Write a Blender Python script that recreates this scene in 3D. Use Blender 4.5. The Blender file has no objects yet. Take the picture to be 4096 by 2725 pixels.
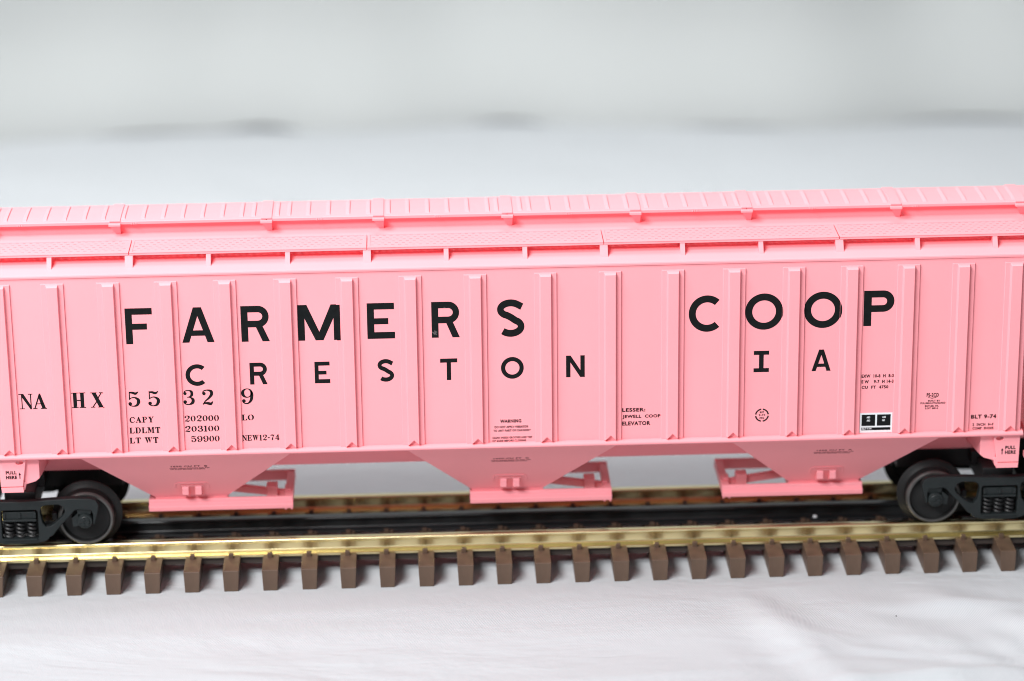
import bpy, bmesh, math, random
from mathutils import Vector, Matrix
random.seed(7)
S = 0.01                      # one Blender unit is 100 mm; everything below is written in millimetres
scene = bpy.context.scene
COL = scene.collection

# ------------------------------------------------------------------ camera
cam_d = bpy.data.cameras.new('camera'); cam = bpy.data.objects.new('camera', cam_d); COL.objects.link(cam)
scene.camera = cam
pitch, yaw, roll = (math.radians(a) for a in (19.309, 1.994, -0.691))
fwd = Vector((math.sin(yaw)*math.cos(pitch), math.cos(yaw)*math.cos(pitch), -math.sin(pitch)))
rt = Vector((math.cos(yaw), -math.sin(yaw), 0)); up = rt.cross(fwd)
r2 = rt*math.cos(roll)+up*math.sin(roll); u2 = up*math.cos(roll)-rt*math.sin(roll)
M3 = Matrix((r2, u2, -fwd)).transposed()
cam.matrix_world = Matrix.Translation(Vector((-30.7, -921.57, 395))*S) @ M3.to_4x4()
cam_d.lens = 105; cam_d.sensor_width = 36; cam_d.clip_end = 200; cam_d.clip_start = 0.05
cam_d.dof.use_dof = True
cam_d.dof.focus_distance = (Vector((-35, -30.5, 80))-Vector((-30.7, -921.57, 395))).dot(fwd)*S
cam_d.dof.aperture_fstop = 0.56
cam_d.dof.aperture_blades = 9

# ------------------------------------------------------------------ light
world = bpy.data.worlds.new('World'); scene.world = world; world.use_nodes = True
bg = world.node_tree.nodes['Background']; bg.inputs[0].default_value = (0.93, 0.97, 1.0, 1); bg.inputs[1].default_value = 0.20
def area(name, loc, target, sx, sy, power, col):
    l = bpy.data.lights.new(name, 'AREA'); l.shape = 'RECTANGLE'; l.size = sx*S; l.size_y = sy*S; l.energy = power; l.color = col
    o = bpy.data.objects.new(name, l); COL.objects.link(o); o.location = Vector(loc)*S
    o.rotation_euler = (Vector(target)-Vector(loc)).to_track_quat('-Z', 'Y').to_euler()
    return o
area('softbox', (-620, -420, 960), (-40, -10, 40), 380, 380, 1000, (1.0, 0.985, 0.97))
area('ceiling_lamp', (0, 260, 1500), (0, 90, 0), 900, 500, 820, (0.93, 0.98, 1.0))
area('front_fill', (-580, -1000, 980), (-30, -30, 60), 520, 260, 1480, (0.97, 0.985, 1.0))  # added front fill that brightens the car side, not an actual window
bl = area('rear_cloth_fill', (0, 295, 950), (0, 295, 0), 700, 120, 36, (1.0, 1.0, 0.985)); bl.data.spread = math.radians(36)  # added narrow fill from above, brightens the cloth behind the car
scene.view_settings.view_transform = 'Standard'; scene.view_settings.look = 'None'
scene.view_settings.exposure = 0.33; scene.view_settings.gamma = 1.0
scene.view_settings.use_curve_mapping = False
try:
    scene.cycles.max_bounces = 12; scene.cycles.diffuse_bounces = 8; scene.cycles.glossy_bounces = 6
    scene.cycles.use_denoising = True; scene.cycles.filter_width = 1.0
except Exception: pass

# ------------------------------------------------------------------ materials
def mat(name, col, rough=0.4, metal=0.0, spec=0.5, noise=0.0, nscale=40.0, bump=0.0, bscale=300.0, rvar=0.0):
    m = bpy.data.materials.new(name); m.use_nodes = True
    nt = m.node_tree; b = nt.nodes['Principled BSDF']
    b.inputs['Base Color'].default_value = (*col, 1); b.inputs['Roughness'].default_value = rough
    b.inputs['Metallic'].default_value = metal; b.inputs['Specular IOR Level'].default_value = spec
    tc = nt.nodes.new('ShaderNodeTexCoord')
    if noise or rvar:
        n = nt.nodes.new('ShaderNodeTexNoise'); n.inputs['Scale'].default_value = nscale; n.inputs['Detail'].default_value = 6
        nt.links.new(tc.outputs['Object'], n.inputs['Vector'])
        if noise:
            mr = nt.nodes.new('ShaderNodeMapRange'); mr.inputs[1].default_value = 0.3; mr.inputs[2].default_value = 0.7
            mr.inputs[3].default_value = 1-noise; mr.inputs[4].default_value = 1+noise
            nt.links.new(n.outputs['Fac'], mr.inputs[0])
            mx = nt.nodes.new('ShaderNodeVectorMath'); mx.operation = 'SCALE'; mx.inputs[0].default_value = col
            nt.links.new(mr.outputs[0], mx.inputs['Scale']); nt.links.new(mx.outputs[0], b.inputs['Base Color'])
        if rvar:
            mr = nt.nodes.new('ShaderNodeMapRange'); mr.inputs[3].default_value = rough-rvar; mr.inputs[4].default_value = rough+rvar
            nt.links.new(n.outputs['Fac'], mr.inputs[0]); nt.links.new(mr.outputs[0], b.inputs['Roughness'])
    if bump:
        n2 = nt.nodes.new('ShaderNodeTexNoise'); n2.inputs['Scale'].default_value = bscale; n2.inputs['Detail'].default_value = 3
        nt.links.new(tc.outputs['Object'], n2.inputs['Vector'])
        bp = nt.nodes.new('ShaderNodeBump'); bp.inputs['Strength'].default_value = bump; bp.inputs['Distance'].default_value = 0.0015
        nt.links.new(n2.outputs['Fac'], bp.inputs['Height']); nt.links.new(bp.outputs[0], b.inputs['Normal'])
    return m
PINK = mat('pink_plastic', (0.95, 0.345, 0.382), 0.45, spec=0.17, noise=0.025, nscale=3.0, bump=0.12, bscale=90, rvar=0.06)
BLACKINK = mat('black_ink', (0.006, 0.0075, 0.008), 0.55, spec=0.12, noise=0.25, nscale=60)
nt = BLACKINK.node_tree; b = nt.nodes['Principled BSDF']; tc = nt.nodes.new('ShaderNodeTexCoord')
n1 = nt.nodes.new('ShaderNodeTexNoise'); n1.inputs['Scale'].default_value = 9; n1.inputs['Detail'].default_value = 8; n1.inputs['Distortion'].default_value = 2.5
n2 = nt.nodes.new('ShaderNodeTexNoise'); n2.inputs['Scale'].default_value = 2.3
m1 = nt.nodes.new('ShaderNodeMapRange'); m1.inputs[1].default_value = 0.675; m1.inputs[2].default_value = 0.70
m2 = nt.nodes.new('ShaderNodeMapRange'); m2.inputs[1].default_value = 0.50; m2.inputs[2].default_value = 0.62; m2.inputs[4].default_value = 0.45
ml = nt.nodes.new('ShaderNodeMath'); ml.operation = 'MULTIPLY'
mx = nt.nodes.new('ShaderNodeMix'); mx.data_type = 'RGBA'; mx.inputs[7].default_value = (0.35, 0.30, 0.31, 1)
src = b.inputs['Base Color'].links[0].from_socket
for q in (n1, n2): nt.links.new(tc.outputs['Object'], q.inputs['Vector'])
nt.links.new(n1.outputs['Fac'], m1.inputs[0]); nt.links.new(n2.outputs['Fac'], m2.inputs[0])
nt.links.new(m1.outputs[0], ml.inputs[0]); nt.links.new(m2.outputs[0], ml.inputs[1]); nt.links.new(ml.outputs[0], mx.inputs[0])
nt.links.new(src, mx.inputs[6]); nt.links.new(mx.outputs[2], b.inputs['Base Color'])
FADEDINK = mat('faded_ink', (0.20, 0.055, 0.062), 0.55, spec=0.12)
WHITEINK = mat('white_ink', (0.72, 0.76, 0.78), 0.5)
BROWNINK = mat('dark_ink', (0.012, 0.004, 0.005), 0.55, spec=0.12)
TRUCK = mat('charcoal_plastic', (0.011, 0.0145, 0.0152), 0.48, spec=0.32, noise=0.15, nscale=30, bump=0.15, bscale=120)
DARK = mat('black_plastic', (0.012, 0.012, 0.013), 0.5)
WHEEL = mat('dark_wheel', (0.012, 0.012, 0.012), 0.5, spec=0.25, noise=0.2, nscale=20)
WRIM = mat('worn_steel', (0.10, 0.097, 0.094), 0.5, metal=0.6, noise=0.2, nscale=30)
BRASS = mat('brass', (0.80, 0.69, 0.39), 0.25, metal=1.0, noise=0.08, nscale=6, bump=0.06, bscale=40, rvar=0.05)
RAILBLK = mat('black_rail', (0.012, 0.013, 0.014), 0.28, noise=0.2, nscale=10)
TIE = mat('brown_tie', (0.088, 0.053, 0.035), 0.50, noise=0.18, nscale=18, bump=0.5, bscale=45)

# ------------------------------------------------------------------ mesh helpers
class MB:
    def __init__(s): s.v = []; s.f = []; s.m = []
    def poly(s, pts, mi=0):
        i = len(s.v); s.v += [tuple(p) for p in pts]; s.f.append(list(range(i, i+len(pts)))); s.m.append(mi)
    def add(s, vs, fs, mi=0):
        i = len(s.v); s.v += [tuple(p) for p in vs]
        for f in fs: s.f.append([k+i for k in f]); s.m.append(mi)
    def box(s, x0, x1, y0, y1, z0, z1, mi=0):
        s.add([(x0,y0,z0),(x1,y0,z0),(x1,y1,z0),(x0,y1,z0),(x0,y0,z1),(x1,y0,z1),(x1,y1,z1),(x0,y1,z1)],
              [(0,3,2,1),(4,5,6,7),(0,1,5,4),(1,2,6,5),(2,3,7,6),(3,0,4,7)], mi)
    def loft(s, A, B, mi=0, caps=True):
        n = len(A)
        fs = [(i, (i+1) % n, n+(i+1) % n, n+i) for i in range(n)]
        if caps: fs += [list(range(n))[::-1], list(range(n, 2*n))]
        s.add(list(A)+list(B), fs, mi)
    def prism_x(s, prof, x0, x1, mi=0):           # prof: (y,z)
        s.loft([(x0, y, z) for y, z in prof], [(x1, y, z) for y, z in prof], mi)
    def prism_y(s, prof, y0, y1, mi=0):           # prof: (x,z)
        s.loft([(x, y0, z) for x, z in prof], [(x, y1, z) for x, z in prof], mi)
    def rev_y(s, prof, cx, cz, n=48, mi=0):       # prof: (radius, y)
        k = len(prof); vs = []; fs = []
        for j in range(n):
            a = 2*math.pi*j/n
            for r, y in prof: vs.append((cx+r*math.cos(a), y, cz+r*math.sin(a)))
        for j in range(n):
            for i in range(k-1):
                a, b = j*k+i, ((j+1) % n)*k+i
                fs.append((a, b, b+1, a+1))
        s.add(vs, fs, mi)
    def tube(s, path, r, n=8, mi=0):
        vs = []; fs = []; m = len(path)
        for i, p in enumerate(path):
            p = Vector(p); t = (Vector(path[min(i+1, m-1)])-Vector(path[max(i-1, 0)])).normalized()
            a = t.cross(Vector((0.1, 0.2, 1))).normalized(); b = t.cross(a)
            for j in range(n):
                th = 2*math.pi*j/n; vs.append(p+a*r*math.cos(th)+b*r*math.sin(th))
        for i in range(m-1):
            for j in range(n): fs.append((i*n+j, i*n+(j+1) % n, (i+1)*n+(j+1) % n, (i+1)*n+j))
        fs.append(list(range(n))); fs.append([(m-1)*n+j for j in range(n)])
        s.add(vs, fs, mi)
    def build(s, name, mats, parent=None, bevel=0.0, seg=2, smooth=40, origin=None, weld=True):
        if not isinstance(mats, (list, tuple)): mats = [mats]
        me = bpy.data.meshes.new(name); me.from_pydata([(x*S, y*S, z*S) for x, y, z in s.v], [], s.f)
        for m in mats: me.materials.append(m)
        for p, mi in zip(me.polygons, s.m): p.material_index = mi
        bm = bmesh.new(); bm.from_mesh(me)
        if bevel:
            bmesh.ops.recalc_face_normals(bm, faces=bm.faces)
            es = [e for e in bm.edges if len(e.link_faces) == 2 and e.calc_face_angle(0) > math.radians(28)]
            bmesh.ops.bevel(bm, geom=es, offset=bevel*S, segments=seg, affect='EDGES', profile=0.5, clamp_overlap=True)
        else:
            bmesh.ops.recalc_face_normals(bm, faces=bm.faces)
        bm.to_mesh(me); bm.free()
        if smooth and not (bevel and smooth > 20):
            for p in me.polygons: p.use_smooth = True
            me.set_sharp_from_angle(angle=math.radians(smooth))
        o = bpy.data.objects.new(name, me); COL.objects.link(o)
        if parent is not None: o.parent = parent
        return o
def curve_mesh(polys, depth=0.0, bevel=0.0):
    """filled 2D outlines (holes allowed), list of point lists in mm -> (verts, faces) in mm, local x,y"""
    cu = bpy.data.curves.new('outline', 'CURVE'); cu.dimensions = '2D'; cu.fill_mode = 'BOTH'
    cu.extrude = depth/2
    if bevel: cu.bevel_depth = bevel; cu.bevel_resolution = 1; cu.offset = -bevel; cu.extrude = depth/2-bevel
    for P in polys:
        sp = cu.splines.new('POLY'); sp.points.add(len(P)-1); sp.use_cyclic_u = True
        for q, (x, y) in zip(sp.points, P): q.co = (x, y, 0, 1)
    o = bpy.data.objects.new('outline', cu); me = o.to_mesh()
    vs = [tuple(v.co) for v in me.vertices]; fs = [list(p.vertices) for p in me.polygons]
    o.to_mesh_clear(); bpy.data.objects.remove(o); bpy.data.curves.remove(cu)
    return vs, fs
def empty(name, loc=(0, 0, 0), parent=None):
    o = bpy.data.objects.new(name, None); COL.objects.link(o); o.location = Vector(loc)*S; o.empty_display_size = 0.1
    if parent is not None: o.parent = parent
    return o
def tag(o, label=None, cat=None, group=None, kind=None):
    for k, v in (('label', label), ('category', cat), ('group', group), ('kind', kind)):
        if v: o[k] = v
def dup(o, parent, loc=None):
    c = o.copy(); COL.objects.link(c); c.parent = parent
    if loc is not None: c.location = loc
    for ch in list(o.children): dup(ch, c)
    return c

# ------------------------------------------------------------------ setting: cloth and backdrop
def sstep(a, b, x):
    t = max(0.0, min(1.0, (x-a)/(b-a))); return t*t*(3-2*t)
CREASES = [  # (x0,y0,x1,y1, height, width): soft ridges and pulled folds of the cloth in front of the track
    (72, -40, 112, -150, 0.9, 7), (72, -40, 150, -120, -0.6, 9), (122, -40, 178, -92, 0.9, 8), (105, -55, 175, -62, 0.7, 4),
    (20, -118, 175, -104, 0.7, 4), (-30, -122, 60, -117, -0.5, 4), (-175, -118, -120, -122, -0.8, 5), (120, -95, 165, -150, 0.7, 9),
    (150, -60, 190, -110, 0.8, 7), (-110, -140, 40, -136, 0.5, 6), (95, -112, 150, -104, 0.6, 3), (60, -92, 130, -88, 0.35, 2.2), (88, -84, 160, -98, 0.4, 2.5), (-20, -108, 70, -100, 0.35, 2.5), (-150, -96, -60, -101, 0.3, 2.5), (-90, -52, -20, -47, 0.25, 4), (140, -70, 185, -135, 0.6, 4), (80, -78, 190, -86, 0.55, 5), (-190, -70, -60, -64, 0.4, 8)]
def cloth_z(x, y):
    z = 0.0
    for x0, y0, x1, y1, h, w in CREASES:
        dx, dy = x1-x0, y1-y0; L2 = dx*dx+dy*dy
        t = ((x-x0)*dx+(y-y0)*dy)/L2; tc = max(-0.1, min(1.1, t))
        d = ((x-x0)*dy-(y-y0)*dx)/math.sqrt(L2); e = math.hypot(x-(x0+tc*dx), y-(y0+tc*dy))
        if e > 5*w: continue
        fade = sstep(-0.1, 0.25, t)*(1-sstep(0.75, 1.1, t))
        z += 2.3*h*fade*(math.exp(-(d/w)**2)*0.7-0.5*math.exp(-((d-1.6*w)/(1.3*w))**2))
    z *= 1-sstep(-48, -37, y)
    z += 0.25*math.sin(x*0.021+1.3)*math.sin(y*0.031)*(1-sstep(-60, -36, y))
    if y > 60:                                     # gentle rumples far behind the track
        k = sstep(60, 200, y)
        z += k*(1.5*math.sin(x*0.017+y*0.011)+1.2*math.sin(x*0.006-y*0.023+0.6))
        z *= 1-0.8*sstep(380, 500, y)
    return z
def grid(xs, ys, fn):
    mb = MB(); n = len(xs)
    mb.add([fn(x, y) for y in ys for x in xs], [(j*n+i, j*n+i+1, (j+1)*n+i+1, (j+1)*n+i) for j in range(len(ys)-1) for i in range(n-1)])
    return mb
xs = [-1500, -1100, -800, -600, -480, -400, -340, -300, -260]+[-230+2*i for i in range(231)]+[260, 300, 340, 400, 480, 600, 800, 1100, 1500]
ys = [-900, -600, -450, -350, -280, -230, -200]+[-180+2*i for i in range(73)]+[-30, -20, 0, 20, 40, 60]+[80+12*i for i in range(40)]+[566, 600]
CLOTH = mat('satin_cloth', (0.49, 0.512, 0.535), 0.55, spec=0.35)
nt = CLOTH.node_tree; b = nt.nodes['Principled BSDF']
tc = nt.nodes.new('ShaderNodeTexCoord'); mp = nt.nodes.new('ShaderNodeMapping'); mp.inputs['Rotation'].default_value = (0, 0, math.radians(40))
wv = nt.nodes.new('ShaderNodeTexWave'); wv.wave_type = 'BANDS'; wv.inputs['Scale'].default_value = 46; wv.inputs['Distortion'].default_value = 0.6; wv.inputs['Detail Scale'].default_value = 6
nz = nt.nodes.new('ShaderNodeTexNoise'); nz.inputs['Scale'].default_value = 30; nz.inputs['Detail'].default_value = 6
ad = nt.nodes.new('ShaderNodeMath'); ad.operation = 'ADD'
bp = nt.nodes.new('ShaderNodeBump'); bp.inputs['Strength'].default_value = 0.9; bp.inputs['Distance'].default_value = 0.0027
nt.links.new(tc.outputs['Object'], mp.inputs[0]); nt.links.new(mp.outputs[0], wv.inputs[0]); nt.links.new(tc.outputs['Object'], nz.inputs[0])
nt.links.new(wv.outputs['Fac'], ad.inputs[0]); nt.links.new(nz.outputs['Fac'], ad.inputs[1]); nt.links.new(ad.outputs[0], bp.inputs['Height']); nt.links.new(bp.outputs[0], b.inputs['Normal'])
nw = nt.nodes.new('ShaderNodeTexNoise'); nw.inputs['Scale'].default_value = 1.0; nw.inputs['Detail'].default_value = 5; nw.inputs['Roughness'].default_value = 0.5; nw.inputs['Distortion'].default_value = 0.8
mw = nt.nodes.new('ShaderNodeMapping'); mw.inputs['Scale'].default_value = (0.8, 1.7, 1); mw.inputs['Rotation'].default_value = (0, 0, math.radians(8))
nt.links.new(tc.outputs['Object'], mw.inputs[0]); nt.links.new(mw.outputs[0], nw.inputs[0])
bw = nt.nodes.new('ShaderNodeBump'); bw.inputs['Strength'].default_value = 0.8; bw.inputs['Distance'].default_value = 0.085
nt.links.new(nw.outputs['Fac'], bw.inputs['Height']); nt.links.new(bw.outputs[0], bp.inputs['Normal'])
b.inputs['Sheen Weight'].default_value = 0.15
cloth = grid(xs, ys, lambda x, y: (x, y, cloth_z(x, y)-0.7)).build('tablecloth', CLOTH, smooth=180)
tag(cloth, 'white satin tablecloth with fine twill and soft creases under the model track', 'tablecloth')

BACK = mat('backdrop_cloth', (0.42, 0.437, 0.434), 0.8, spec=0.2, bump=0.1, bscale=10)
def backdrop(x, z):
    y = 545+9*math.sin(x*0.0125+2.2)+4*math.sin(x*0.031+0.5)+2*math.sin(x*0.055+1.1)
    y += 16*math.exp(-((x+15)/60)**2)*sstep(0, 120, z)+22*math.exp(-((x-235)/45)**2)*sstep(30, 130, z)+45*sstep(330, 420, x)
    hem = -3.0+4.0*math.exp(-((x+160)/44)**2)+4.6*math.exp(-((x+102)/20)**2)+4.6*math.exp(-((x-20)/28)**2)+4*math.exp(-((x-130)/50)**2)+4.5*math.exp(-((x-255)/60)**2)
    return (x, y-18*(1-sstep(0, 60, z)), hem+z)
bxs = [-1400, -1000, -700]+[-520+8*i for i in range(131)]+[700, 1000, 1400]
bzs = [0, 4, 8, 14, 20, 30, 40, 55, 70, 90, 110, 140, 170, 210, 260, 330, 420, 520]
bd = grid(bxs, bzs, backdrop).build('backdrop', BACK, smooth=180)
tag(bd, 'pale grey backdrop sheet hanging in soft folds behind the white tablecloth', 'backdrop', kind='structure')

# ------------------------------------------------------------------ track
track = empty('model_track', (0, 0, 0))
tag(track, 'three-rail model railway track with brass outer rails, black centre rail and brown ties', 'track')
def rail_prof(c, hw=1.33, zt=11.4, zb=6.1, fw=3.2):
    h = [(hw-.3, zt), (hw, zt-.3), (hw, zt-.95), (0.55, zt-1.35), (0.5, zb+1.55), (0.9, zb+1.15), (fw, zb+0.75), (fw, zb)]
    return [(c+y, z) for y, z in h]+[(c-y, z) for y, z in h[::-1]]
for c in (-17.1, 18.0):
    mb = MB(); mb.prism_x(rail_prof(c), -560, 560); mb.build('rail', BRASS, track, bevel=0.12, seg=2, smooth=20)
mb = MB(); mb.prism_x(rail_prof(0.7, hw=1.7, zb=6.1, fw=2.9), -560, 560)
o = mb.build('rail', RAILBLK, track, bevel=0.3, seg=3, smooth=20); o['label'] = 'black centre rail'
STRIP = mat('tie_strip', (0.055, 0.042, 0.036), 0.55)
for c in (-17.1, 18.0):
    mb = MB(); mb.box(-560, 560, c-1.6, c+1.6, 3.4, 6.0); mb.build('tie_strip', STRIP, track)
TIEX = [-157.7+12.662*i for i in range(-14, 40)]
mb = MB()
A = [(0.42, -32.3, -0.7), (4.98, -32.3, -0.7), (4.98, 32.3, -0.7), (0.42, 32.3, -0.7)]; B = [(0.08, -31.5, 6.2), (5.38, -31.5, 6.2), (5.38, 31.5, 6.2), (0.08, 31.5, 6.2)]
mb.loft(A, B)
for c in (-17.1, 18.0):
    for sg in (-1, 1):
        y = c+sg*3.3
        mb.box(1.6, 3.2, min(y, y+sg*1.0)-(0.5 if sg > 0 else 0), max(y, y+sg*1.0)+(0.5 if sg < 0 else 0), 6.1, 7.7)
for sg in (-1, 1): mb.box(1.7, 3.3, 0.7+sg*3.4-0.6, 0.7+sg*3.4+0.6, 6.1, 7.5); mb.box(3.7, 4.6, 0.7+sg*3.4-0.6, 0.7+sg*3.4+0.6, 6.1, 7.1)
tie0 = mb.build('tie', TIE, track, bevel=0.18, seg=2)
for i, x in enumerate(TIEX):
    t = tie0 if i == 0 else dup(tie0, track)
    t.location = ((x+random.uniform(-.06, .06))*S, random.uniform(-.15, .15)*S, 0)

# ------------------------------------------------------------------ lettering
def arc(cx, cy, rx, ry, a0, a1, n=28):
    return [(cx+rx*math.cos(math.radians(a0+(a1-a0)*i/n)), cy+ry*math.sin(math.radians(a0+(a1-a0)*i/n))) for i in range(n+1)]
def stroke(path, w, n=12):
    """path of centre points with widths -> outline polygon; catmull-rom smoothed"""
    P = [Vector(p) for p in path]; W = w if isinstance(w, (list, tuple)) else [w]*len(P); pts = []; ws = []
    for i in range(len(P)-1):
        p0, p1, p2, p3 = P[max(i-1, 0)], P[i], P[i+1], P[min(i+2, len(P)-1)]
        for k in range(n):
            t = k/n
            pts.append(0.5*((2*p1)+(p2-p0)*t+(2*p0-5*p1+4*p2-p3)*t*t+(3*p1-p0-3*p2+p3)*t**3)); ws.append(W[i]+(W[i+1]-W[i])*t)
    pts.append(P[-1]); ws.append(W[-1]); L = []; R = []
    for i, p in enumerate(pts):
        d = (pts[min(i+1, len(pts)-1)]-pts[max(i-1, 0)]).normalized(); nn = Vector((-d.y, d.x))
        L.append(tuple(p+nn*ws[i]/2)); R.append(tuple(p-nn*ws[i]/2))
    return L, R
def strip(path, w, n=12):
    L, R = stroke(path, w, n); return [[L[i], L[i+1], R[i+1], R[i]] for i in range(len(L)-1)]
def bowl(x0, x1, zb, zt, r):      # right-rounded closed outline
    return [(x0, zb), (x1-r, zb)]+arc(x1-r, zb+r, r, r, -90, 0, 10)[1:]+arc(x1-r, zt-r, r, r, 0, 90, 10)+[(x0, zt)]
def Sglyph():
    h = 0.185; P = []
    c = [(0.70, 0.80)]+arc(0.385, 0.735, 0.285, 0.172, 48, 250, 14)+[(0.40, 0.515)]+arc(0.385, 0.275, 0.29, 0.182, 62, -140, 14)
    return c
SANS = {
 'F': (0.78, [[(0,0),(.2,0),(.2,.40),(.62,.40),(.62,.57),(.2,.57),(.2,.82),(.78,.82),(.78,1),(0,1)]]),
 'E': (0.78, [[(0,0),(.78,0),(.78,.185),(.2,.185),(.2,.405),(.6,.405),(.6,.575),(.2,.575),(.2,.82),(.77,.82),(.77,1),(0,1)]]),
 'T': (0.80, [[(.3,0),(.5,0),(.5,.815),(.8,.815),(.8,1),(0,1),(0,.815),(.3,.815)]]),
 'I': (0.70, [[(0,0),(.7,0),(.7,.185),(.455,.185),(.455,.815),(.7,.815),(.7,1),(0,1),(0,.815),(.245,.815),(.245,.185),(0,.185)]]),
 'A': (0.92, [[(0,0),(.2,0),(.265,.19),(.655,.19),(.72,0),(.92,0),(.575,1),(.345,1)], [(.32,.345),(.46,.75),(.60,.345)]]),
 'N': (0.86, [[(0,0),(.2,0),(.2,.68),(.65,0),(.86,0),(.86,1),(.66,1),(.66,.32),(.21,1),(0,1)]]),
 'M': (1.20, [[(0,0),(.19,0),(.19,.62),(.49,0),(.71,0),(1.01,.62),(1.01,0),(1.2,0),(1.2,1),(.94,1),(.60,.24),(.26,1),(0,1)]]),
 'R': (0.82, [[(0,0),(.2,0),(.2,.40),(.43,.40),(.61,0),(.82,0),(.625,.425)]+arc(.50,.70,.31,.30,-62,90,16)+[(0,1)], [(.2,.585),(.2,.82)]+arc(.49,.7025,.135,.1175,90,-90,10)]),
 'P': (0.86, [[(0,0),(.22,0),(.22,.395),(.55,.395)]+arc(.55,.6975,.31,.3025,-90,90,18)[1:]+[(0,1)], [(.22,.585),(.22,.805)]+arc(.54,.695,.115,.11,90,-90,10)]),
 'O': (1.04, [arc(.52,.5,.52,.51,0,360,56)[:-1], arc(.52,.5,.325,.315,0,360,48)[:-1]]),
 'C': (0.86, [arc(.515,.5,.515,.51,48,312,40)+arc(.515,.5,.32,.315,312,48,34)]),
}
_l, _r = stroke(Sglyph(), 0.185, 4)
SANS['S'] = (0.77, [_l+_r[::-1]])
def ser(x, z, w, t=0.05, up=True):   # a serif slab
    return [(x-w/2, z), (x+w/2, z), (x+w/2, z+t), (x-w/2, z+t)]
def stem(x0, x1, z0=0, z1=1): return [(x0, z0), (x1, z0), (x1, z1), (x0, z1)]
def ball(x, z, r): return arc(x, z, r, r, 0, 360, 16)[:-1]
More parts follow.
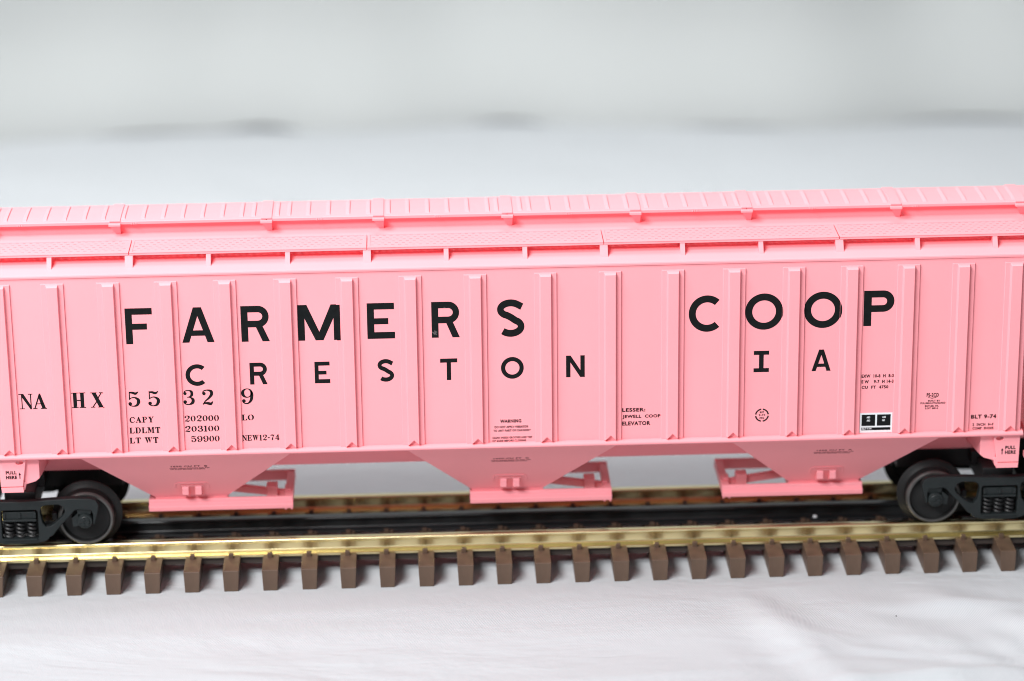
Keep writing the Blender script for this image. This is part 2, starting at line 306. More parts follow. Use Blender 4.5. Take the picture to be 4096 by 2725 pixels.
SER = {
 'N': (0.86, [stem(.17,.215,.04,.97), ser(.19,0,.30), [(0,.95),(.23,.95),(.27,1),(0,1)], [(.17,.97),(.30,1),(.78,.16),(.78,-.02),(.72,-.02),(.17,.85)], stem(.735,.785,0,.97), ser(.74,.95,.26)]),
 'A': (0.84, [[(.06,.04),(.12,.04),(.43,.86),(.40,1)], [(.40,1),(.46,1),(.78,.04),(.56,.04),(.37,.70)], [(.22,.31),(.60,.31),(.58,.36),(.24,.36)], ser(.11,0,.26), ser(.66,0,.36)]),
 'H': (0.88, [stem(.12,.33,.04,.96), stem(.57,.78,.04,.96), [(.33,.46),(.57,.46),(.57,.52),(.33,.52)], ser(.21,0,.40), ser(.21,.95,.40), ser(.68,0,.40), ser(.68,.95,.40)]),
 'X': (0.88, [[(.10,.96),(.36,.96),(.82,.04),(.55,.04)], [(.10,.04),(.17,.04),(.44,.40),(.41,.45)], [(.46,.62),(.50,.58),(.76,.96),(.69,.96)], ser(.21,.95,.40), ser(.72,.95,.26), ser(.14,0,.28), ser(.69,0,.40)]),
 'L': (0.76, [stem(.10,.30,.04,.96), ser(.21,.94,.40,.06), [(0,0),(.72,0),(.76,.30),(.70,.30),(.58,.07),(0,.07)]]),
 'T': (0.76, [stem(.28,.48,.04,.96), ser(.38,0,.40,.06), [(0,.70),(.05,.70),(.12,.92),(.64,.92),(.71,.70),(.76,.70),(.74,1),(.02,1)]]),
 'Y': (0.84, [[(.08,.96),(.34,.96),(.50,.5),(.50,.06),(.31,.06),(.31,.46)], [(.43,.5),(.50,.46),(.74,.96),(.68,.96)], ser(.20,.94,.38,.06), ser(.70,.94,.26,.06), ser(.41,0,.40,.06)]),
 'P': (0.76, [stem(.10,.30,.04,.96), ser(.21,0,.42,.06), ser(.18,.94,.36,.06)]+strip([(.36,.965),(.52,.95),(.64,.73),(.52,.52),(.36,.50)],[.05,.08,.17,.08,.05],6)),
 'D': (0.86, [stem(.10,.30,.0,1), ser(.18,0,.36,.06), ser(.18,.94,.36,.06)]+strip([(.36,.965),(.58,.92),(.74,.5),(.58,.08),(.36,.035)],[.06,.10,.2,.10,.06],6)),
 'M': (1.04, [stem(.12,.17,.04,.96), ser(.14,0,.28,.06), [(.04,1),(.30,1),(.56,.26),(.48,.02)], [(.52,.02),(.56,.26),(.76,1),(.70,1)], stem(.74,.92,.04,1), ser(.84,0,.38,.06), ser(.06,.94,.2,.06), ser(.92,.94,.22,.06)]),
 'W': (1.16, [[(.08,.96),(.30,.96),(.44,.30),(.38,0)], [(.40,0),(.45,.26),(.60,.96),(.54,.96)], [(.52,.96),(.72,.96),(.84,.30),(.78,0)], [(.80,0),(.85,.26),(1.06,.96),(1.0,.96)], ser(.2,.94,.4,.06), ser(.62,.94,.36,.06), ser(1.03,.94,.26,.06)]),
 'E': (0.80, [stem(.10,.30,.0,1), [(0,0),(.74,0),(.80,.30),(.74,.30),(.62,.07),(0,.07)], [(0,.93),(.62,.93),(.70,.74),(.76,.74),(.74,1),(0,1)], [(.34,.46),(.52,.46),(.52,.36),(.57,.36),(.57,.66),(.52,.66),(.52,.54),(.34,.54)]]),
 'C': (0.80, strip([(.74,.70),(.70,.86),(.47,.965),(.2,.84),(.12,.5),(.2,.16),(.47,.035),(.68,.12),(.77,.26)],[.12,.10,.06,.15,.21,.15,.06,.06,.05],8)),
 'O': (0.84, strip(arc(.42,.5,.34,.46,82,-82,10),[.05,.08,.13,.17,.19,.20,.19,.17,.13,.08,.05],4)+strip(arc(.42,.5,.34,.46,98,262,10),[.05,.08,.13,.17,.19,.20,.19,.17,.13,.08,.05],4)),
 '0': (0.70, strip(arc(.35,.5,.26,.46,80,-80,10),[.05,.08,.12,.15,.17,.18,.17,.15,.12,.08,.05],4)+strip(arc(.35,.5,.26,.46,100,260,10),[.05,.08,.12,.15,.17,.18,.17,.15,.12,.08,.05],4)),
 '1': (0.46, [stem(.14,.33,.04,.98), ser(.23,0,.44,.06), [(.02,.80),(.14,.86),(.14,.98),(.02,.86)]]),
 '2': (0.78, [ball(.16,.74,.105)]+strip([(.07,.74),(.13,.90),(.38,.965),(.64,.88),(.66,.68),(.48,.45),(.2,.22),(.09,.03)],[.05,.06,.07,.18,.19,.12,.06,.06],8)+strip([(.06,.05),(.2,.12),(.42,.10),(.60,.07),(.73,.22)],[.06,.10,.18,.17,.03],8)),
 '3': (0.76, [ball(.15,.77,.10), ball(.14,.22,.11)]+strip([(.07,.80),(.16,.93),(.40,.965),(.58,.88),(.59,.66),(.45,.55),(.28,.52)],[.04,.06,.06,.16,.17,.07,.04],8)+strip([(.30,.53),(.50,.50),(.66,.36),(.63,.16),(.40,.04),(.16,.08),(.05,.20)],[.04,.07,.19,.19,.07,.06,.05],8)),
 '4': (0.80, [[(.46,1),(.62,1),(.62,.04),(.44,.04),(.44,.74),(.09,.30),(.02,.30)], [(.02,.26),(.78,.26),(.78,.33),(.02,.33)], ser(.53,0,.40,.06)]),
 '5': (0.80, [ball(.14,.20,.11), stem(.09,.14,.46,.99)]+strip([(.10,.93),(.30,.92),(.52,.86),(.70,.98)],[.08,.14,.16,.02],8)+strip([(.11,.49),(.24,.58),(.45,.60),(.66,.47),(.69,.30),(.58,.10),(.36,.035),(.14,.09),(.05,.20)],[.05,.05,.08,.18,.21,.14,.06,.06,.05],8)),
 '7': (0.74, strip([(.03,.80),(.12,.90),(.32,.92),(.52,.88),(.70,.97)],[.04,.12,.17,.15,.03],6)+strip([(.68,.95),(.48,.60),(.36,.30),(.34,.03)],[.05,.08,.17,.24],6)),
 '9': (0.80, [ball(.16,.20,.11)]+strip(arc(.39,.70,.29,.27,20,380,16),[.12]+[.10,.06,.05,.06,.10,.17,.2,.19,.14,.09,.06,.05,.06,.08,.1,.12],4)+strip([(.66,.82),(.70,.60),(.64,.26),(.44,.045),(.2,.05),(.08,.18)],[.10,.19,.17,.08,.06,.05],8)),
 '-': (0.40, [[(.03,.40),(.37,.40),(.37,.52),(.03,.52)]]),
 ' ': (0.34, []),
}
RIBS = [0]   # filled below: rib base intervals, used to lay the printing over the rib flanges
def emit(mb, vs, fs, mi, face, rib_step=0.52, lift=0.0):
    """place flat lettering (x,z in mm) on the side, cutting it where it runs over a rib's flange"""
    bm = bmesh.new(); bv = [bm.verts.new((x, z, 0)) for x, z in vs]
    for f in fs:
        try: bm.faces.new([bv[i] for i in f])
        except ValueError: pass
    if face is None:
        x0 = min(v[0] for v in vs); x1 = max(v[0] for v in vs)
        for a, b_ in RIBS:
            for e in (a, b_):
                if x0 < e < x1: bmesh.ops.bisect_plane(bm, geom=bm.verts[:]+bm.edges[:]+bm.faces[:], plane_co=(e, 0, 0), plane_no=(1, 0, 0))
        for f in bm.faces:
            cx = f.calc_center_median().x
            y = -30.03-lift-(rib_step if any(a < cx < b_ for a, b_ in RIBS) else 0)
            mb.poly([(v.co.x, y, v.co.y) for v in f.verts], mi)
    else:
        for f in bm.faces: mb.poly([face(v.co.x, v.co.y) for v in f.verts], mi)
    bm.free()
def put_sans(mb, ch, x0, x1, z0, z1, mi, face=None):
    w, polys = SANS[ch]; sx = (x1-x0)/w; sz = z1-z0
    vs, fs = curve_mesh([[(x*10, z*10) for x, z in P] for P in polys])
    if ch in 'OCS':
        lo = min(v[1] for v in vs)/10; hi = max(v[1] for v in vs)/10; xl = min(v[0] for v in vs)/10; xh = max(v[0] for v in vs)/10
        emit(mb, [(x0+(v[0]/10-xl)/(xh-xl)*(x1-x0), z0+(v[1]/10-lo)/(hi-lo)*sz) for v in vs], fs, mi, face)
    else: emit(mb, [(x0+v[0]/10*sx, z0+v[1]/10*sz) for v in vs], fs, mi, face)
def put_serif(mb, text, x0, x1, z0, z1, mi, gap=0.12, face=None, lift=0.0):
    W = sum(SER[c][0] for c in text)+gap*(len(text)-1); sx = (x1-x0)/W; sz = z1-z0; x = x0
    for c in text:
        for P in SER[c][1]: emit(mb, [(x+px*sx, z0+pz*sz) for px, pz in P], [list(range(len(P)))], mi, face, lift=lift)
        x += (SER[c][0]+gap)*sx
def put_text(mb, text, x0, x1, z0, z1, mi, face=None, bold=0.042):
    cu = bpy.data.curves.new('text', 'FONT'); cu.body = text; cu.size = 1; cu.offset = bold; cu.space_character = 1.12; cu.resolution_u = 3
    o = bpy.data.objects.new('text', cu); me = o.to_mesh()
    vs = [tuple(v.co) for v in me.vertices]; fs = [list(p.vertices) for p in me.polygons]; o.to_mesh_clear(); bpy.data.objects.remove(o); bpy.data.curves.remove(cu)
    xa = min(v[0] for v in vs); xb = max(v[0] for v in vs); za = 0.0 if ',' in text else min(v[1] for v in vs); zb = max(v[1] for v in vs)
    emit(mb, [(x0+(v[0]-xa)/(xb-xa)*(x1-x0), z0+(v[1]-za)/(zb-za)*(z1-z0)) for v in vs], fs, mi, face)

# ------------------------------------------------------------------ hopper car
car = empty('hopper_car', (0, 0, 0))
tag(car, 'pink model covered hopper railway car with black FARMERS COOP lettering, standing on the track', 'model train car')
RIBC = [11.05, 31.45, 51.3, 70.7, 89.6, 108.0, 125.95, 143.35, 160.1]
RIBC = sorted([-c for c in RIBC]+RIBC)
RIBS = [(c-3.6, c+3.6) for c in RIBC]
XE = 163.8
# side sheets
mb = MB(); mb.box(-XE, XE, -30, -28.8, 46.3, 106.6)
BIG = [('F',-121.2,-112.71,84.22,96.09),('A',-103.6,-93.47,84.27,95.95),('R',-84.95,-76.06,84.13,95.98),('M',-67.08,-53.73,84.03,95.88),('E',-45.29,-36.6,84.09,95.96),('R',-24.99,-16.14,83.98,95.89),('S',-4.26,4.31,83.7,96.17),('C',56.38,66.11,83.84,95.98),('O',74.27,86.31,84.08,96.19),('O',92.94,105.07,84.19,96.31),('P',111.97,121.67,84.5,96.28)]
MID = [('C',-103.14,-97.01,69.71,76.97),('R',-82.84,-77.33,69.72,77.02),('E',-62.33,-57.48,69.6,76.83),('S',-42.38,-37.23,69.6,77.2),('T',-22.53,-17.1,69.65,76.89),('O',-3.27,3.96,69.57,76.9),('N',17.43,23.36,69.62,76.91),('I',77.23,82.13,69.79,76.97),('A',95.79,101.91,69.7,76.93)]
SERIF = [('N',-156.1,-151.83,63.25,68.38),('A',-151.63,-147.44,63.21,68.39),('H',-139.54,-135.08,63.22,68.39),('X',-133.48,-129.31,63.22,68.32),('5',-121.74,-117.87,63.16,68.34),('5',-115.44,-111.61,63.16,68.34),('3',-104.32,-100.71,63.27,68.38),('2',-98.35,-94.7,63.2,68.38),('9',-85.84,-82.0,63.19,68.46)]
STENCIL = [('CAPY',-121.56,-113.91,57.74,59.66),('202000',-104.17,-93.26,57.68,59.68),('LO',-85.95,-82.21,57.66,59.58),('LDLMT',-121.75,-112.03,54.14,56.07),('203100',-104.15,-93.3,54.18,56.15),('LT WT',-121.86,-112.8,50.73,52.66),('59900',-102.37,-93.37,50.69,52.71),('NEW12-74',-86.16,-74.26,50.67,52.57)]
SMALL = [('WARNING',-3.77,3.02,54.62,55.79),('DO NOT APPLY VIBRATOR',-5.56,5.23,52.8,53.61),('TO ANY PART OF CAR BODY',-5.96,6.05,51.58,52.35),('CLEAN INSIDE GROOVES AND TOP',-6.29,6.44,49.2,49.92),('OF SLIDE BEFORE CLOSING',-6.31,4.43,48.13,48.86),('LESSER:',35.3,42.73,57.35,58.64),('JEWELL  COOP',35.4,47.58,54.9,56.31),('ELEVATOR',35.3,44.37,52.68,54.06),('BUT',79.47,80.83,55.75,56.44),('9-74',79.14,81.23,54.82,55.47),('PPG',79.43,80.87,53.73,54.42),('EXW  10-8  H  8-3',111.89,122.23,66.99,68.12),('E W    9-7  H 14-3',111.94,122.22,65.03,66.19),('CU  FT  4750',112.03,120.61,63.2,64.28),('PS-2CD',133.04,136.96,59.94,61.27),('BUILT BY',133.61,137.49,58.31,58.91),('PULLMAN-STANDARD',131.16,139.2,57.51,58.16),('BUTLER, PA.',132.6,137.1,56.55,57.15),('LOT 8816',132.74,136.86,55.74,56.35),('BLT 9-74',147.65,155.82,52.06,53.48),('2  INCH  H-F',148.22,155.02,49.58,50.52),('COMP  SHOES',148.27,155.08,48.3,49.2)]
for c, a, b_, z0, z1 in BIG+MID: put_sans(mb, c, a, b_, z0, z1, 1)
for c, a, b_, z0, z1 in SERIF:
    for k, dx in enumerate((-.045, .045)): put_serif(mb, c, a+dx, b_+dx, z0, z1, 1, lift=.004*k)
for c, a, b_, z0, z1 in STENCIL:
    for k, (dx, dz) in enumerate(((-.05, -.04), (.05, .04))): put_serif(mb, c, a+dx, b_+dx, z0+dz, z1+dz, 1, gap=0.14, lift=.004*k)

for c, a, b_, z0, z1 in SMALL: put_text(mb, c, a, b_, z0, z1, 2)
for q in range(4):   # broken circle mark
    vs, fs = curve_mesh([[(x*1, z*1) for x, z in arc(80.17, 55.1, 2.25, 2.27, 90*q+7, 90*q+83, 14)+arc(80.17, 55.1, 1.78, 1.80, 90*q+83, 90*q+7, 14)]])
    emit(mb, [(v[0], v[1]) for v in vs], fs, 1, None)
emit(mb, [(133.5, 59.72), (134.87, 59.35), (136.24, 59.72), (136.24, 59.85), (134.87, 59.6), (133.5, 59.85)], [[0, 1, 4, 5], [1, 2, 3, 4]], 2, None)
side = mb.build('side_panel', [PINK, BLACKINK, BROWNINK], car, smooth=0)
# printed black-and-white plate
mb = MB(); mb.box(111.75, 122.23, -30.12, -29.9, 48.2, 54.95)
pf = lambda x, z: (x, -30.15, z)
for x0, x1, z0, z1 in ((112.3, 116.68, 50.56, 54.41), (117.25, 121.63, 50.55, 54.4), (112.3, 121.65, 49.07, 50.0)): mb.poly([pf(x0, z0), pf(x1, z0), pf(x1, z1), pf(x0, z1)], 1)
pg = lambda x, z: (x, -30.18, z)
for t, x0, x1, z0, z1 in (('ABD', 113.91, 115.01, 53.19, 53.8), ('ABD', 113.94, 115.05, 52.1, 52.71), ('LUB', 118.93, 120.08, 53.18, 53.79), ('ND', 118.97, 119.81, 52.09, 52.7), ('BLT 9-74', 112.57, 115.55, 49.31, 49.88)): put_text(mb, t, x0, x1, z0, z1, 0, pg)
mb.build('data_plate', [WHITEINK, BLACKINK], side, smooth=0)
mb = MB(); mb.box(-XE, XE, 28.8, 30, 46.3, 106.6); mb.build('side_panel', PINK, car, smooth=0)
# ribs: flanged hat posts with a notched foot
def rib_mesh():
    mb = MB(); y = -30
    mb.loft([(-3.6, y+.1, 48.0), (3.6, y+.1, 48.0), (3.6, y+.1, 104.85), (-3.6, y+.1, 104.85)], [(-3.5, y-.52, 48.0), (3.5, y-.52, 48.0), (3.5, y-.52, 104.65), (-3.5, y-.52, 104.65)])
    hb = [(-2.05, 48.05), (0.1, 49.75), (1.95, 48.15), (1.95, 104.7), (-2.05, 104.7)]; hf = [(-1.62, 48.3), (0.1, 50.0), (1.70, 48.4), (1.70, 103.95), (-1.62, 103.95)]
    mb.loft([(x, y-.4, z) for x, z in hb], [(x, y-1.75, z) for x, z in hf])
    return mb
rib0 = rib_mesh().build('side_post', PINK, car, bevel=0.07, seg=2)
for i, c in enumerate(RIBC):
    o = rib0 if i == 0 else dup(rib0, car); o.location = (c*S, 0, 0)
for c in RIBC:
    o = dup(rib0, car); o.location = (c*S, 0, 0); o.rotation_euler = (0, 0, math.pi)
# sill and eave
for sg in (1, -1):
    P = [(-29.2, 46.2), (-30.6, 46.2), (-31.5, 46.45), (-31.85, 47.0), (-31.7, 47.6), (-31.2, 47.95), (-30.2, 48.05), (-29.2, 48.05)]
    mb = MB(); mb.prism_x([(y*sg, z) for y, z in P], -XE-.6, XE+.6); mb.build('side_sill', PINK, car, smooth=50)
mb = MB()
RS = 0.264; zr = lambda y: 107.75+RS*(29.6-abs(y))
P = [(-30.35, 106.5), (-30.45, 107.1), (-30.3, 107.5), (-29.6, 107.75), (-6.2, zr(6.2)), (-6.2, 105), (6.2, 105), (6.2, zr(6.2)), (29.6, 107.75), (30.3, 107.5), (30.45, 107.1), (30.35, 106.5)]
mb.prism_x(P, -XE-9, XE+9); mb.build('roof', PINK, car, bevel=0.06, seg=2, smooth=35)
# ends: slope sheets, end posts and platforms
for sg in (-1, 1):
    mb = MB(); mb.loft([(sg*XE, -29, 106.4), (sg*XE, 29, 106.4), (sg*XE, 29, 100), (sg*XE, -29, 100)], [(sg*140, -28.8, 52), (sg*140, 28.8, 52), (sg*140, 28.8, 47), (sg*140, -28.8, 47)])
    mb.build('end_sheet', PINK, car)
    mb = MB(); mb.box(min(sg*165.5, sg*178), max(sg*165.5, sg*178), -30.5, 30.5, 45.9, 48.2); mb.box(min(sg*164.6, sg*186), max(sg*164.6, sg*186), -7, 7, 36, 45.8); mb.box(min(sg*165.5, sg*177), max(sg*165.5, sg*177), -30, -27.5, 38, 40)
    mb.build('end_platform', PINK, car, bevel=0.2)
    mb = MB()
    for y in (-28.5, 28.5): mb.box(min(sg*175, sg*177), max(sg*175, sg*177), y-1, y+1, 48.3, 106)
    for k in range(6): mb.box(min(sg*175.4, sg*176.6), max(sg*175.4, sg*176.6), -27.4, 27.4, 56+9*k, 57+9*k)
    mb.build('end_ladder', PINK, car, bevel=0.15)
# roof walks
JOINTS = [-190, -119.4, -44.8, 29.8, 104.4, 178]
def walk(sg):
    y0, y1 = -25.1, -11.2; z1 = 112.8; z0 = 111.95
    mb = MB()
    for a, b_ in zip(JOINTS[:-1], JOINTS[1:]):
        a = max(a, -172); b_ = min(b_, 172)
        mb.box(a+.16, b_-.16, y0, y0+1.34, z0, z1-.14); mb.box(a+.16, b_-.16, y1-.8, y1, z0, z1-.16)
        mb.box(a+.16, b_-.16, y0, y0+1.0, z1-.3, z1); mb.box(a+.16, b_-.16, y1-.8, y1, z1-.3, z1)
        mb.box(a+.16, a+1.0, y0+1.0, y1-.8, z1-.3, z1-.02); mb.box(b_-1.0, b_-.16, y0+1.0, y1-.8, z1-.3, z1-.02)
        nx = int((b_-a-2.6)/2.18); ya = y0+1.35; za, zb = z0+.35, z1-.14
        for r in range(6):                      # six rows of punched slots, staggered
            yb = ya+1.5; yc = yb+.42
            mb.box(a+.2, b_-.2, ya, yb, za, zb)
            xp = a+.2; off = 1.2+(r % 2)*1.05+.12*r
            for i in range(nx+1):
                x = a+off+i*2.18
                if x+1.1 > b_-1.0: break
                mb.box(xp, x, yb, yc, za, zb); xp = x+.95
            mb.box(xp, b_-.2, yb, yc, za, zb); ya = yc
        mb.box(a+.2, b_-.2, ya, y1-.3, za, zb)
    o = mb.build('roof_walk', PINK, car, smooth=0)
    return o
BRK = [(-169, .75), (-144.3, .75), (-119.4, 1.25), (-94.5, .75), (-69.7, .75), (-44.8, 1.25), (-19.9, .75), (4.9, .75), (29.8, 1.25), (54.7, .75), (79.5, .75), (104.4, 1.25), (129.2, .75), (153.9, .75)]
w0 = walk(-1)
for x, hw in BRK:
    mb = MB(); P = [(-24.95, 111.94), (-25.35, 111.2), (-27.3, 108.0), (-11.5, zr(11.5)-.4), (-11.5, 112.0)]
    mb.prism_x(P, x-hw, x+hw); mb.build('walk_bracket', PINK, w0, bevel=0.12)
w1 = dup(w0, car); w1.rotation_euler = (0, 0, math.pi)
# hatch: coaming, corrugated cover segments, straps
mb = MB(); mb.box(-172, 172, -6.6, 6.6, 112, 117.1); mb.build('hatch_coaming', PINK, car)
SEGS = [(-173, -76.9), (-76.5, -0.2), (0.2, 76.5), (76.9, 173)]
EDGES = [-162.5,-159,-152.8,-146.4,-140.2,-134,-127.9,-121.6,-115.3,-109,-102.8,-96.5,-90.2,-84,-80.2,-72.6,-68.9,-62.8,-56.4,-50.1,-43.6,-37.2,-31.1,-24.7,-18.4,-12,-5.5,-2.6,4.9,7.8,14,20.3,26.5,32.9,39.1,45.4,51.8,58,64.4,70.8,74.6,81.6,85.6,91.1,97.1,103.7,110.1,116.5,122.3,128.7,135.1,141.7,147.9,154.2,160,163.9]
CLIPS = [-165, -124.8, -76.7, -41.1, 0, 41.0, 76.7, 124.7, 165]
for a, b_ in SEGS:
    mb = MB()
    P = [(-9.1, 117.25), (-9.15, 118.15), (-8.9, 118.35), (-4, 118.65), (4, 118.65), (8.9, 118.35), (9.15, 118.15), (9.1, 117.25)]
    mb.prism_x(P, a, b_)
    for e in EDGES:
        x = e-0.85
        if not a+1 < x < b_-1: continue
        w = 0.85; zt = lambda y: 118.3+0.06*(8.9-abs(y)) if abs(y) > 4 else 118.6
        for ya, yb in ((-7.9, -4), (-4, 4), (4, 7.9)):
            za, zb = zt(ya), zt(yb); k = .62
            ea, eb = (1.0 if ya < -7 else 0), (1.0 if yb > 7 else 0); k = .42
            A = [(x-w, ya, za-.05), (x-w+1.2, ya+ea, za+k), (x+w-.12, ya+ea, za+k), (x+w, ya, za-.05)]
            B = [(x-w, yb, zb-.05), (x-w+1.2, yb-eb, zb+k), (x+w-.12, yb-eb, zb+k), (x+w, yb, zb-.05)]
            mb.loft(A, B)
    for k in range(int((b_-a)/38)):      # moulding marks along the lip
        x = a+18+38*k+random.uniform(-3, 3)
        for j in range(3): mb.box(x+j*.7, x+j*.7+.45, -9.32, -9.0, 117.3-.1*random.random(), 118.0-.3*random.random())
    hc = mb.build('hatch_cover', PINK, car, bevel=0.05, seg=1, smooth=35)
    for c in CLIPS:
        if not (a-.5 <= c < b_ or False): continue
        s = MB()
        s.prism_x([(-9.35, 118.1), (-9.35, 118.6), (-4, 118.98), (4, 118.98), (9.35, 118.6), (9.35, 118.1)], c-1.75, c+1.75)
        for sg in (-1, 1):
            s.box(c-1.9, c+1.9, min(sg*9.1, sg*10.6), max(sg*9.1, sg*10.6), 117.0, 117.8)
            s.loft([(c-1.5, sg*6.5, 117), (c+1.7, sg*6.5, 117), (c+1.7, sg*10.3, 117), (c-1.5, sg*10.3, 117)], [(c+.2, sg*6.5, 114.0), (c+1.7, sg*6.5, 114.0), (c+1.7, sg*7.4, 113.5), (c+.2, sg*7.4, 113.5)])
        s.build('hatch_strap', PINK, hc, bevel=0.12)
# hoppers with outlet gates
def hopper(cx, top, bot, kink, gate, letter, texts, brk):
    t0, t1 = top; b0, b1 = bot
    mb = MB()
    A = [(t0, -29.4, 46.4), (t1, -29.4, 46.4), (t1, 29.4, 46.4), (t0, 29.4, 46.4)]; k0, k1 = kink
    Bm = [(t0+k0, -28.7, 45.3), (t1-k1, -28.7, 45.3), (t1-k1, 28.7, 45.3), (t0+k0, 28.7, 45.3)]
    Bb = [(b0, -11.2, 24.6), (b1, -11.2, 24.6), (b1, 11.2, 24.6), (b0, 11.2, 24.6)]
    mb.loft(A, Bm, caps=False); mb.loft(Bm, Bb)
    sl = (28.7-11.2)/(45.3-24.6)
    fy = lambda z: -11.2-sl*(z-24.6)
    hf = lambda x, z: (x, fy(z)-.05, z)
    for t, x0, x1, z0, z1 in texts: put_text(mb, t, x0, x1, z0, z1, 1, hf, 0.035)
    mb.box(b0+.3, b1-.3, -10.9, 10.9, 21.5, 24.8)
    h = mb.build('hopper', [PINK, FADEDINK], car, smooth=0)
    # vibrator bracket on the sloping face
    nb = MB(); c = brk; o_ = lambda z, d: fy(z)-d*0.7
    def slab(x0, x1, z0, z1, d):
        nb.loft([(x0, fy(z0)+.2, z0), (x1, fy(z0)+.2, z0), (x1, fy(z1)+.2, z1), (x0, fy(z1)+.2, z1)], [(x0+.15, o_(z0, d), z0+.1*d), (x1-.15, o_(z0, d), z0+.1*d), (x1-.15, o_(z1, d), z1+.1*d), (x0+.15, o_(z1, d), z1+.1*d)])
    slab(c-4.9, c+4.9, 30.9, 31.7, .45); slab(c-5.8, c-5.1, 28.6, 30.4, .4); slab(c+5.1, c+5.8, 28.6, 30.4, .4)
    slab(c-5.55, c-4.85, 30.2, 31.3, .4); slab(c+4.85, c+5.55, 30.2, 31.3, .4); slab(c-3.8, c+3.8, 29.6, 30.5, .7)
    for xa in (c-3.2, c+1.0): nb.prism_x([(fy(29.9)-.3, 29.9), (fy(29.4)-1.1, 29.3), (fy(29.4)-1.1, 27.0), (fy(25.2)-.9, 25.2), (fy(25.2)+.3, 25.2)], xa, xa+2.1)
    nb.build('vibrator_bracket', PINK, h, bevel=0.12)
    g0, g1, sgn = gate
    g = MB(); z0, z1 = 20.2, 23.9
    for s in (-1, 1):
        P = [(s*11.2, z1), (s*12.1, z1), (s*12.3, 23.5), (s*12.3, 22.5), (s*13.3, 21.9), (s*13.5, 21.6), (s*13.4, z0), (s*11.2, z0)]
        g.prism_x(P, g0, g1)
    e0, e1 = (g1-2.6, g1) if sgn > 0 else (g0, g0+2.6)
    g.box(e0, e1, -11.1, 11.1, 20.6, 23.6)
    f0, f1 = (g0, g0+1.8) if sgn > 0 else (g1-1.8, g1)
    g.box(f0, f1, -11.1, 11.1, 20.6, 23.6)
    for dx in (.2, 2.1): g.box(*( (g1-dx-.6, g1-dx) if sgn > 0 else (g0+dx, g0+dx+.6)), -13.1, -12.2, 19.6, 20.3)
    gt = g.build('outlet_gate', PINK, h, bevel=0.15)
    g = MB(); ex = e0 if sgn > 0 else e1
    far = ex-sgn*24
    g.loft([(far, -1.6, 22.6), (far, .6, 22.6), (far, .6, 25.2), (far, -1.6, 25.2)], [(ex+sgn*.2, -5.5, 20.9), (ex+sgn*.2, -3.6, 20.9), (ex+sgn*.2, -3.6, 23.2), (ex+sgn*.2, -5.5, 23.2)])
    xa, xb = sorted((ex-sgn*2.6, ex-sgn*6.2)); g.box(xa, xb, -7.2, -2.8, 20.9, 25.6)
    xa, xb = sorted((ex-sgn*.3, ex+sgn*1.6)); g.box(xa, xb, -7, -2.6, 21, 24.4)
    g.build('gate_shaft', PINK, h, bevel=0.2)
    return h
T2 = ('CLEAN INSIDE GROOVES AND TOP', 'OF SLIDE BEFORE CLOSING')
hopper(-104.7, (-139.2, -71.2), (-116.8, -92.6), (1.4, 0.0), (-118.6, -71.5, 1), 'B', [('1650 CU FT  B', -109.8, -98.1, 39.85, 40.6), (T2[0], -110.3, -97.4, 39.0, 39.5), (T2[1], -110.1, -98.9, 38.45, 38.92)], -104.0)
hopper(0, (-33.9, 33.9), (-13.0, 11.0), (0.6, 0.6), (-13.4, 33.2, 1), 'C', [('1650 CU FT  C', -5.9, 5.55, 39.85, 40.55), (T2[0], -6.7, 6.2, 39.05, 39.5), (T2[1], -6.5, 5.0, 38.5, 38.95)], -0.4)
hopper(104.7, (71.2, 139.2), (91.4, 115.3), (0.0, 1.4), (69.6, 116.0, -1), 'A', [('1650 CU FT  A', 98.9, 110.4, 39.95, 40.63), (T2[0], 98.0, 111.0, 39.1, 39.55), (T2[1], 98.2, 109.9, 38.55, 38.98)], 103.5)
mb = MB(); mb.box(-164.5, 164.5, -6, 6, 32.6, 50); mb.build('center_sill', PINK, car)
mb = MB(); mb.box(-163, 163, -28.6, 28.6, 47.0, 47.6); mb.build('underframe', PINK, car, smooth=0)
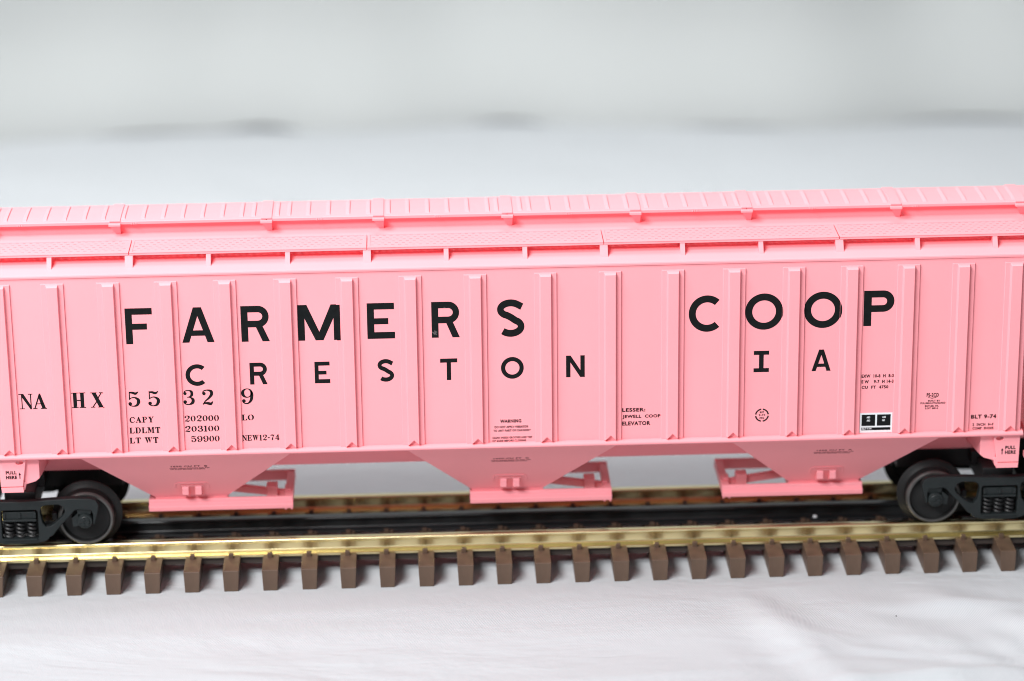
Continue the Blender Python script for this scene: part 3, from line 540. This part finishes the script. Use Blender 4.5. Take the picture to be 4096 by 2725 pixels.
# jacking pads with the PULL HERE stencil
for sg in (-1, 1):
    Q = [(155.2, 46.1), (163.9, 46.1), (163.7, 36.85), (156.7, 36.85)]
    slot = arc(157.35, 45.05, 1.22, .74, 0, 360, 24)[:-1]
    vs, fs = curve_mesh([[(sg*x, z) for x, z in Q], [(sg*x, z) for x, z in slot]], depth=1.0, bevel=.12)
    mb = MB(); mb.add([(x, -29.6+d, z) for x, z, d in vs], fs)
    mb.loft([(sg*156.6, -30.25, 36.6), (sg*163.6, -30.25, 36.6), (sg*163.6, -28, 36.6), (sg*156.6, -28, 36.6)], [(sg*156.5, -30.25, 34.95), (sg*163.45, -30.25, 34.95), (sg*163.45, -28, 34.95), (sg*156.5, -28, 34.95)])
    mb.box(min(sg*156, sg*157.6), max(sg*156, sg*157.6), -28.9, -28.2, 44, 46)
    jf = lambda x, z: (x, -30.16, z)
    if sg < 0: T = (('PULL', -161.87, -158.41, 41.15, 42.3), ('HERE', -161.87, -158.4, 39.55, 40.72)); ax = -157.45
    else: T = (('PULL', 159.17, 162.55, 41.3, 42.5), ('HERE', 159.13, 162.62, 39.66, 40.9)); ax = 158.2
    for t in T: put_text(mb, *t, 1, jf)
    mb.poly([jf(ax-.13, 39.6), jf(ax+.13, 39.6), jf(ax+.13, 41.0), jf(ax-.13, 41.0)], 1); mb.poly([jf(ax-.4, 40.9), jf(ax+.4, 40.9), jf(ax, 41.75)], 1)
    mb.build('jacking_pad', [PINK, BLACKINK], car, smooth=0)
    mb = MB(); P = [(151.2, 47), (156.4, 47), (156.4, 37.0), (155.1, 37.35), (152.6, 38.1), (151.3, 39.2)]
    A = [(sg*x, -29.0, z) for x, z in P]; B = [(sg*x, -6, z-4 if z < 40 else z) for x, z in P]
    mb.loft(A, B)
    mb.loft([(sg*155.6, -29.2, 38.2), (sg*157.4, -29.2, 38.2), (sg*157.4, -20, 38.2), (sg*155.6, -20, 38.2)], [(sg*156.2, -29.2, 35.2), (sg*157.4, -29.2, 35.2), (sg*157.4, -22, 35.2), (sg*156.2, -22, 35.2)])
    mb.build('bolster_web', PINK, car, bevel=0.25, seg=3)
# trucks
SF = [(0, 28.8), (6.4, 29.0), (11.3, 29.3), (17.8, 29.5), (23.0, 29.3), (24.9, 28.6), (25.7, 26.9), (25.3, 24.6), (24.5, 21.8), (24.1, 20.2), (23.6, 20.6), (23.7, 23.7), (23.2, 25.2), (18.7, 25.6), (17.7, 25.2), (16.2, 23.4), (14.3, 21.4), (12.6, 19.5), (10.3, 16.6), (9.3, 16.2), (9.1, 15.6), (7.8, 14.7), (5.2, 14.1), (0, 14.0)]
SF = SF+[(-x, z) for x, z in SF[::-1][1:-1]]
WIN = [(9.1, 27.4), (12.7, 27.5), (14.2, 26.6), (14.8, 25.1), (14.2, 23.7), (11.7, 21.4), (9.8, 20.1), (8.3, 19.9), (7.3, 21.4), (6.7, 24.9), (7.1, 26.5), (8.0, 27.2)]
BOX = [(-5.6, 16.0), (5.6, 16.0), (5.9, 16.4), (5.9, 25.2), (5.5, 25.8), (-5.5, 25.8), (-5.9, 25.2), (-5.9, 16.4)]
def truck():
    t = empty('truck', (0, 0, 0), car)
    for sg in (-1, 1):
        vs, fs = curve_mesh([SF, WIN, [(-x, z) for x, z in WIN], BOX], depth=2.6, bevel=.3)
        mb = MB(); mb.add([(x, sg*(22.0-d), z) for x, z, d in vs], fs)
        # raised lips and the spring seat
        mb.box(-5.4, 5.4, min(sg*21, sg*23.9), max(sg*21, sg*23.9), 15.5, 16.1)
        fr = mb.build('side_frame', TRUCK, t, smooth=35)
        s = MB(); yo = lambda a, b_: (min(sg*a, sg*b_), max(sg*a, sg*b_))
        s.box(-5.2, 5.2, *yo(19, 22.9), 22.6, 25.1); s.box(-5.4, 5.4, *yo(19, 23.6), 22.0, 22.75)
        for x in (-4.9, 0, 4.9): s.box(x-.45, x+.45, *yo(22, 23.4), 23.0, 24.9)
        s.build('bolster_end', TRUCK, fr, bevel=0.15)
        s = MB(); s.box(-5.7, 5.7, *yo(18.2, 19.6), 16, 25.6); s.build('spring_pocket', DARK, fr)
        for x in (-3.7, 0, 3.7):
            s = MB(); s.tube([(x+1.25*math.cos(a), sg*(21.6+1.25*math.sin(a)), 16.1+5.8*a/(2*math.pi*4.2)) for a in [i*2*math.pi*4.2/76 for i in range(77)]], .42, 6)
            s.build('spring', DARK, fr)
        for ax in (-21, 21):
            s = MB(); s.rev_y([(0, sg*23.6), (1.5, sg*23.6), (1.75, sg*23.35), (2.3, sg*23.3), (2.5, sg*23.0), (2.5, sg*19.5), (0, sg*19.5)], ax, 21.4, 24)
            for k in range(3):
                a = math.radians(90+120*k+30); s.rev_y([(0, sg*23.95), (.5, sg*23.95), (.55, sg*23.5)], ax+1.0*math.cos(a), 21.4+1.0*math.sin(a), 10)
            dx = 1 if ax > 0 else -1
            s.loft([(ax-3.0, sg*20, 25.4), (ax+2.4, sg*20, 25.4), (ax+2.0, sg*20, 23.4), (ax-2.6, sg*20, 23.4)], [(ax-2.6, sg*22.4, 25.2), (ax+2.2, sg*22.4, 25.2), (ax+1.8, sg*22.4, 23.6), (ax-2.2, sg*22.4, 23.6)])
            s.loft([(ax-dx*4.6, sg*20, 22.4), (ax-dx*2.0, sg*20, 24.6), (ax-dx*2.0, sg*20, 19.3), (ax-dx*4.2, sg*20, 19.0)], [(ax-dx*4.3, sg*22.2, 22.2), (ax-dx*2.2, sg*22.2, 24.0), (ax-dx*2.2, sg*22.2, 19.5), (ax-dx*4.0, sg*22.2, 19.3)])
            s.build('journal_box', TRUCK, fr, smooth=40)
    for ax in (-21, 21):
        for sg in (-1, 1):
            P = [(0, 19.2), (2.2, 19.2), (2.5, 18.9), (3.2, 18.3), (7.0, 17.7), (7.5, 17.9), (7.75, 19.3), (7.95, 19.5)]
            rim = [(7.95, 19.5), (8.6, 19.5), (8.95, 19.15), (9.1, 18.6)]
            Q = [(9.1, 18.6), (9.25, 15.6), (9.6, 15.2), (10.6, 14.9), (11.35, 14.4), (11.35, 13.9), (11.0, 13.6), (8.6, 13.4), (8.2, 14.2), (3, 14.4), (2.5, 13.4), (0, 13.4)]
            s = MB(); s.rev_y([(r, sg*y) for r, y in P], ax, 20.75, 64); s.rev_y([(r, sg*y) for r, y in Q], ax, 20.75, 64)
            w = s.build('wheel', WHEEL, t, smooth=35)
            s = MB(); s.rev_y([(r, sg*y) for r, y in rim], ax, 20.75, 64); s.build('rim', WRIM, w, smooth=35)
        s = MB(); s.rev_y([(0, -20), (1.6, -20), (1.6, 20), (0, 20)], ax, 20.75, 16); s.build('axle', DARK, t)
    s = MB(); s.box(-5.0, 5.0, -19, 19, 22.2, 30.5); s.box(-7, 7, -9, 9, 28, 32.4); s.box(-31, 31, 6.3, 9, 21.8, 38); s.box(-31, 3, -4, 6, 25.5, 32.5)  # bolster, plus dark filler blocks added in the space behind the wheels
    for x in (-10.5, 10.5): s.box(x-.9, x+.9, -17, 17, 19.5, 22.0)
    s.build('bolster_and_filler', DARK, t, bevel=.3)
    return t
tr = truck(); tr.location = (-159.5*S, 0, 0)
t2 = dup(tr, car); t2.location = (159.5*S, 0, 0)

# ------------------------------------------------------------------ tiny litter
def fleck(name, loc, r, m, label, cat):
    bm = bmesh.new(); bmesh.ops.create_icosphere(bm, subdivisions=2, radius=r*S)
    for v in bm.verts: v.co *= random.uniform(.75, 1.2); v.co.x *= 1.2
    me = bpy.data.meshes.new(name); bm.to_mesh(me); bm.free(); me.materials.append(m)
    o = bpy.data.objects.new(name, me); COL.objects.link(o); o.location = Vector(loc)*S; tag(o, label, cat)
fleck('paper_crumb', (102.0, -2.0, 7.6), .62, WHITEINK, 'tiny white crumb resting on the foot of the black centre rail near the right truck', 'crumb')
fleck('lint_fleck', (120.0, -62.3, cloth_z(120, -62.3)-.55), 0.22, DARK, 'tiny black fleck lying on the white cloth in front of the track', 'fleck')
